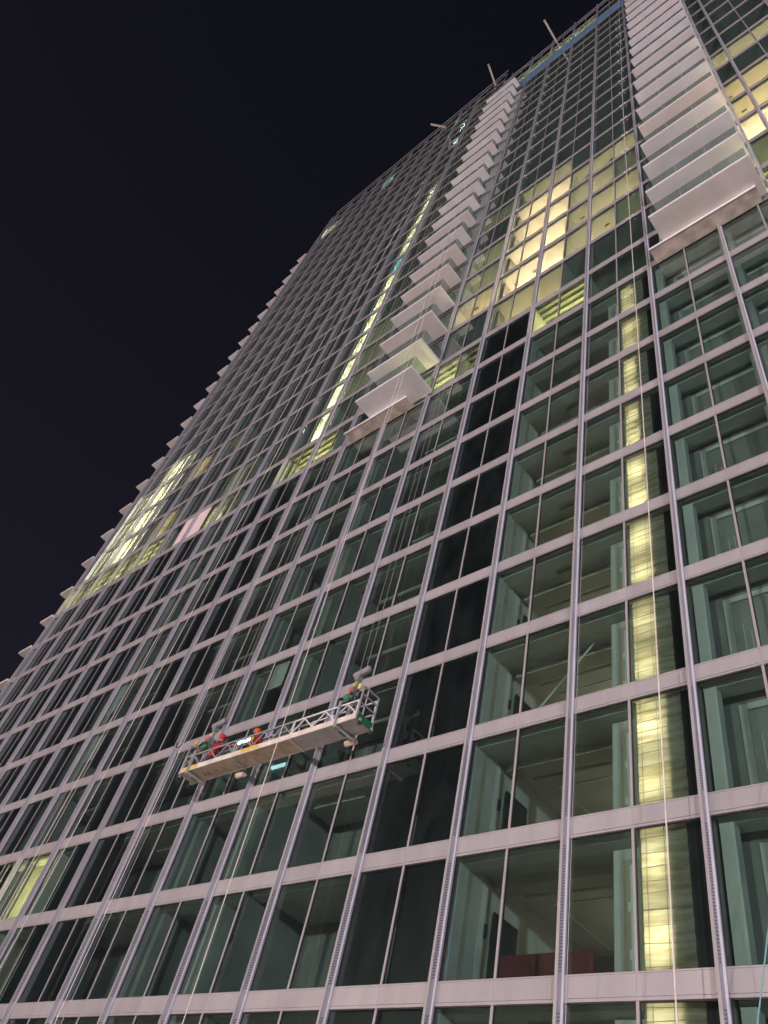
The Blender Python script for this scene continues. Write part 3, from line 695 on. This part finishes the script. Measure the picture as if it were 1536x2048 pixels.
def skeleton(x, y, z, lean, turn, arms, crouch=0.0, head_turn=0.0):
    """standing figure on z at (x, y); lean = (dx, dy) of the chest; arms = two (elbow, wrist) offsets from the shoulder"""
    J = {}; E_ = []
    hip = .92 - crouch
    ct, st = math.cos(turn), math.sin(turn)
    def P(lx_, ly_, lz_): return (x + lx_ * ct - ly_ * st, y + lx_ * st + ly_ * ct, z + lz_)
    J['pelvis'] = (*P(0, 0, hip), .155); J['belly'] = (*P(lean[0] * .4, lean[1] * .4, hip + .20), .145)
    J['chest'] = (*P(lean[0], lean[1], hip + .43), .165); J['neck'] = (*P(lean[0] * 1.25, lean[1] * 1.25, hip + .60), .06)
    J['head'] = (*P(lean[0] * 1.4, lean[1] * 1.4 + .02, hip + .74), .10); J['crown'] = (*P(lean[0] * 1.42, lean[1] * 1.42 + .01, hip + .83), .07)
    J['nose'] = (*P(lean[0] * 1.4, lean[1] * 1.4 + .11, hip + .725), .022)
    E_ += [('pelvis', 'belly'), ('belly', 'chest'), ('chest', 'neck'), ('neck', 'head'), ('head', 'crown'), ('head', 'nose')]
    for s_, nm in ((-1, 'l'), (1, 'r')):
        kn = .48 - crouch * .35; ky = .03 + crouch * .8
        J['hip' + nm] = (*P(s_ * .10, 0, hip - .08), .105); J['knee' + nm] = (*P(s_ * .12, ky, kn), .075)
        J['ankle' + nm] = (*P(s_ * .12, -.02, .09), .05); J['foot' + nm] = (*P(s_ * .13, .09, .05), .045); J['toe' + nm] = (*P(s_ * .13, .19, .04), .035)
        E_ += [('pelvis', 'hip' + nm), ('hip' + nm, 'knee' + nm), ('knee' + nm, 'ankle' + nm), ('ankle' + nm, 'foot' + nm), ('foot' + nm, 'toe' + nm)]
        sh = (lean[0] + s_ * .19, lean[1], hip + .50)
        J['sh' + nm] = (*P(*sh), .075)
        el = tuple(sh[i] + arms[nm][0][i] for i in range(3)); wr = tuple(el[i] + arms[nm][1][i] for i in range(3))
        d = Vector(arms[nm][1]).normalized()
        pm = tuple(wr[i] + d[i] * .07 for i in range(3))
        J['elbow' + nm] = (*P(*el), .055); J['wrist' + nm] = (*P(*wr), .035); J['palm' + nm] = (*P(*pm), .036)
        E_ += [('chest', 'sh' + nm), ('sh' + nm, 'elbow' + nm), ('elbow' + nm, 'wrist' + nm), ('wrist' + nm, 'palm' + nm)]
        side = d.cross(Vector((0, 0, 1))); side = side.normalized() if side.length > .1 else Vector((1, 0, 0))
        for q in range(4):
            a = tuple(pm[i] + d[i] * (.055 + .008 * (1 - abs(q - 1.4))) + side[i] * (q - 1.5) * .021 for i in range(3))
            b = tuple(a[i] + d[i] * .025 + (-.022 if i == 2 else 0) for i in range(3))
            J['f%d%s' % (q, nm)] = (*P(*a), .010); J['g%d%s' % (q, nm)] = (*P(*b), .008)
            E_ += [('palm' + nm, 'f%d%s' % (q, nm)), ('f%d%s' % (q, nm), 'g%d%s' % (q, nm))]
        t_ = tuple(wr[i] + d[i] * .05 + side[i] * s_ * .055 for i in range(3)); J['thumb' + nm] = (*P(*t_), .011)
        E_.append(('wrist' + nm, 'thumb' + nm))
    return J, E_
DZ = GZ + .045
def helmet(pn, c, material, rim):
    mb = MB().ball((c[0], c[1], c[2]), .125, .145, .115, 14, 8)
    mb.bar((c[0], c[1], c[2] - .025), (c[0], c[1], c[2] - .005), .155 if rim else .13, 16)
    return build(mb, 'helmet' if rim else 'cap', material, pn, smooth=True)
# first: red jacket and cap, arm stretched along the glass towards the lamp
J, E_ = skeleton(-22.85, -1.12, DZ, (.16, .02), 0.0, {'r': ((.22, .12, -.06), (.27, .10, .02)), 'l': ((-.14, .06, -.24), (.10, .16, -.16))}, .34)
p1 = person('person', 'worker in red jacket and red cap reaching an arm towards the lamp', J, E_, 'pelvis', J['pelvis'][2] - .02)
hc = J['crown']; helmet(p1, (hc[0], hc[1], hc[2] - .01), M_REDH, False)
nk = J['neck']; build(MB().bar((nk[0] - .01, nk[1], nk[2] - .06), (nk[0], nk[1] + .01, nk[2] + .03), .12, 10, .085), 'scarf', M_NAVY, p1)
# second: orange helmet, stooping behind the rail
J, E_ = skeleton(-20.35, -1.12, DZ, (-.26, .10), 0.0, {'r': ((.02, .16, -.22), (-.18, .14, -.05)), 'l': ((-.16, .10, -.18), (-.20, .12, -.05))}, .52)
p2 = person('person', 'stooping worker with orange helmet, red shirt and pale harness straps', J, E_, 'pelvis', J['pelvis'][2] + .02)
hc = J['crown']; helmet(p2, (hc[0], hc[1], hc[2] - .01), M_ORANGE, True)
ch = J['chest']; pv = J['pelvis']
build(MB().beam((ch[0] - .13, ch[1] - .155, ch[2] + .10), (pv[0] + .08, pv[1] - .15, pv[2] + .05), .045, .02).beam((ch[0] + .14, ch[1] - .155, ch[2] + .08), (pv[0] - .10, pv[1] - .15, pv[2] + .08), .045, .02), 'harness', M_STRAP, p2)

# ------------------------------------------------------------------ ropes
M_ROPE = mat('pale_rope', (0.80, 0.72, 0.66), 0.8, 0, 0.15, 8)
M_STEELR = mat('steel_cable', (0.40, 0.40, 0.41), 0.45, 0.4)
M_TEALR = mat('teal_rope', (0.22, 0.42, 0.42), 0.8)
def rope(pts, r, material, label, name='rope', grp='ropes hanging down the facade'):
    o = build(MB().tube(pts, r, 6), name, material); tag(o, label, 'rope', grp); return o
RZ = lambda x: ZR(30) + 1.0 if x > -24.0 else ZR(31) + 1.5
def vrope(x, y, z0, r, material, label, xt=None, name='rope'):
    zr_ = ZR(31) if x > XJ(11) else ZR(33)          # rope runs up and in over the parapet
    zt = zr_ * (.88 if y < -.5 else .95); n = 14; pts = []
    for i in range(n + 1):
        t = i / n; xx = x + ((xt if xt is not None else x) - x) * t
        pts.append((xx + .05 * math.sin(t * 9 + x), y + .04 * math.sin(t * 7 + x * 2), z0 + (zt - z0) * t))
    pts.append((pts[-1][0], -.03, zr_ - .2))
    return rope(pts, r, material, label, name)
vrope(-6.18, -1.1, 1.5, .014, M_ROPE, 'pale rope hanging in front of the yellow lit strip of windows', -5.75)
vrope(-8.06, -1.1, 1.5, .008, M_STEELR, 'thin cable hanging beside the plasterboard rooms right of the black glass strip', -7.9)
vrope(-17.95, -1.75, 1.5, .014, M_ROPE, 'pale rope crossing in front of the work platform', -20.6)
vrope(-24.35, -1.6, 1.5, .014, M_ROPE, 'pale rope crossing the near end of the platform beside the red-capped worker', -24.2)
vrope(-24.75, -1.2, 1.5, .010, M_STEELR, 'grey cable just beyond the end of the platform', -24.5)
vrope(-32.95, -1.1, 1.5, .015, M_ROPE, 'pale rope hanging over the dark bays far beyond the platform', -32.0)
vrope(-33.5, -1.1, 1.5, .012, M_STEELR, 'grey cable paired with the pale rope over the dark bays', -32.4)
vrope(-31.0, -1.1, 1.5, .015, M_ROPE, 'pale rope over the dark bays, nearer the platform than the paired ones', -28.6)
vrope(-28.4, -1.1, 1.5, .012, M_STEELR, 'grey cable between the platform end and the dark bays', -27.6)
vrope(-18.25, -2.0, ZR(4), .010, M_ROPE, 'thin rope running down along the edge of the stacked balconies', -18.55)
for x, nm in ((HX[0], 'platform hoist with the yellow control box'), (HX[1], 'platform hoist with the pale yellow label')):
    vrope(x, (GYO + GYI) / 2 - .02, GZ + 2.2, .009, M_STEELR, 'steel suspension cable rising from the ' + nm, x - .5, 'suspension_cable')
    vrope(x + .22, (GYO + GYI) / 2 + .03, GZ + 2.15, .009, M_STEELR, 'safety cable beside the suspension cable of the ' + nm, x - .2, 'safety_cable')
rope([(-3.0, -1.0, 13.0), (-4.57, -1.1, 7.25), (-5.3, -1.15, 4.5)], .012, M_TEALR, 'teal rope slanting past the bay right of the yellow strip')
pts = []
for q in range(15):
    t = q / 14; pts.append((-27.4 + 1.0 * t, -.25 - .1 * math.sin(t * 3.14), ZR(3) - .1 - .55 * math.sin(t * math.pi) + .25 * t))
lp = build(MB().tube(pts, .02, 6), 'cable_loop', M_BLKC); tag(lp, 'short black cable loop hanging from a pale band above the platform', 'cable')

# ------------------------------------------------------------------ roof outriggers
M_OUT = mat('pale_painted_steel', (0.68, 0.60, 0.52), 0.5, 0, 0.1)
for (a, b, lab) in (((-14.75, 1.6), (-14.65, -2.9), 'pale roof outrigger beam above the blue tarpaulin'),
                    ((-23.6, -.6), (-22.95, -3.2), 'pale roof outrigger beam above the top of the stacked balconies'),
                    ((-32.0, -.5), (-33.5, -2.1), 'pale roof outrigger beam farthest from the stacked balconies')):
    z = ZR(31) + .25
    if a[0] < XJ(11): z = ZR(31) + .1
    t = thing('outrigger_beam', (a[0], a[1], z - 1.0), lab, 'beam', 'outrigger beams on the roof edge')
    build(MB().beam((a[0], a[1], z), (b[0], b[1], z), .22, .26), 'beam', M_OUT, t)
    build(MB().beam((a[0], a[1] + .15, z - 1.4), (a[0], a[1] + .15, z - .131), .14, .14, (1, 0, 0)), 'support_post', M_GALV, t)
    build(MB().bar((b[0], b[1] + .05, z - .13), (b[0], b[1] + .05, z - .3), .05, 8), 'rope_shackle', M_GALV, t)

# ------------------------------------------------------------------ lamps that light the site (behind the camera)
M_POLE = mat('lamp_pole', (.25, .25, .26), .5, .4)
M_LENS = emis('flood_lens', (1.0, .88, .84), 25.0)
for (x, y, z, p, c, tgt) in FLOODS:
    lab = {-80.0: 'floodlight mast far along the street towards the dark bays', -5.0: 'floodlight mast across the open site behind the viewer', 62.0: 'floodlight mast with cooler lamps near the right-hand end of the street'}[x]
    t = thing('floodlight_mast', (x, y, 0), lab, 'floodlight', 'floodlight masts across the site')
    build(MB().bar((x, y - 1.2, 0), (x, y - 1.2, z - .2), .22, 10, .12), 'mast', M_POLE, t)
    build(MB().box(x - 2.2, x + 2.2, y - 1.3, y - 1.1, z - .19, z + .0), 'crossbar', M_POLE, t)
    for k in range(4):
        xx = x - 1.8 + k * 1.2
        hd = build(MB().box(xx - .35, xx + .35, y - 1.25, y - .95, z + .02, z + .62), 'lamp_head', M_DARK, t)
        build(MB().box(xx - .31, xx + .31, y - .949, y - .94, z + .06, z + .58), 'lens', M_LENS, hd)
for k, (x, y) in enumerate(STREET):
    t = thing('street_lamp', (x, y, 0), 'street lamp with a single arm over the pavement ' + ('beyond the corner balconies', 'before the dark bays past the platform', 'before the black glass strip', 'beyond the teal rope')[k], 'street lamp', 'street lamps along the pavement')
    build(MB().bar((x, y, 0), (x, y, 8.6), .11, 8, .07).bar((x, y, 8.6), (x, y + 1.8, 8.9), .05, 8), 'pole', M_POLE, t)
    hd = build(MB().box(x - .15, x + .15, y + 1.6, y + 2.2, 8.82, 8.94), 'lamp_head', M_DARK, t)
    build(MB().box(x - .12, x + .12, y + 1.65, y + 2.15, 8.80, 8.819), 'lens', M_LENS, hd)
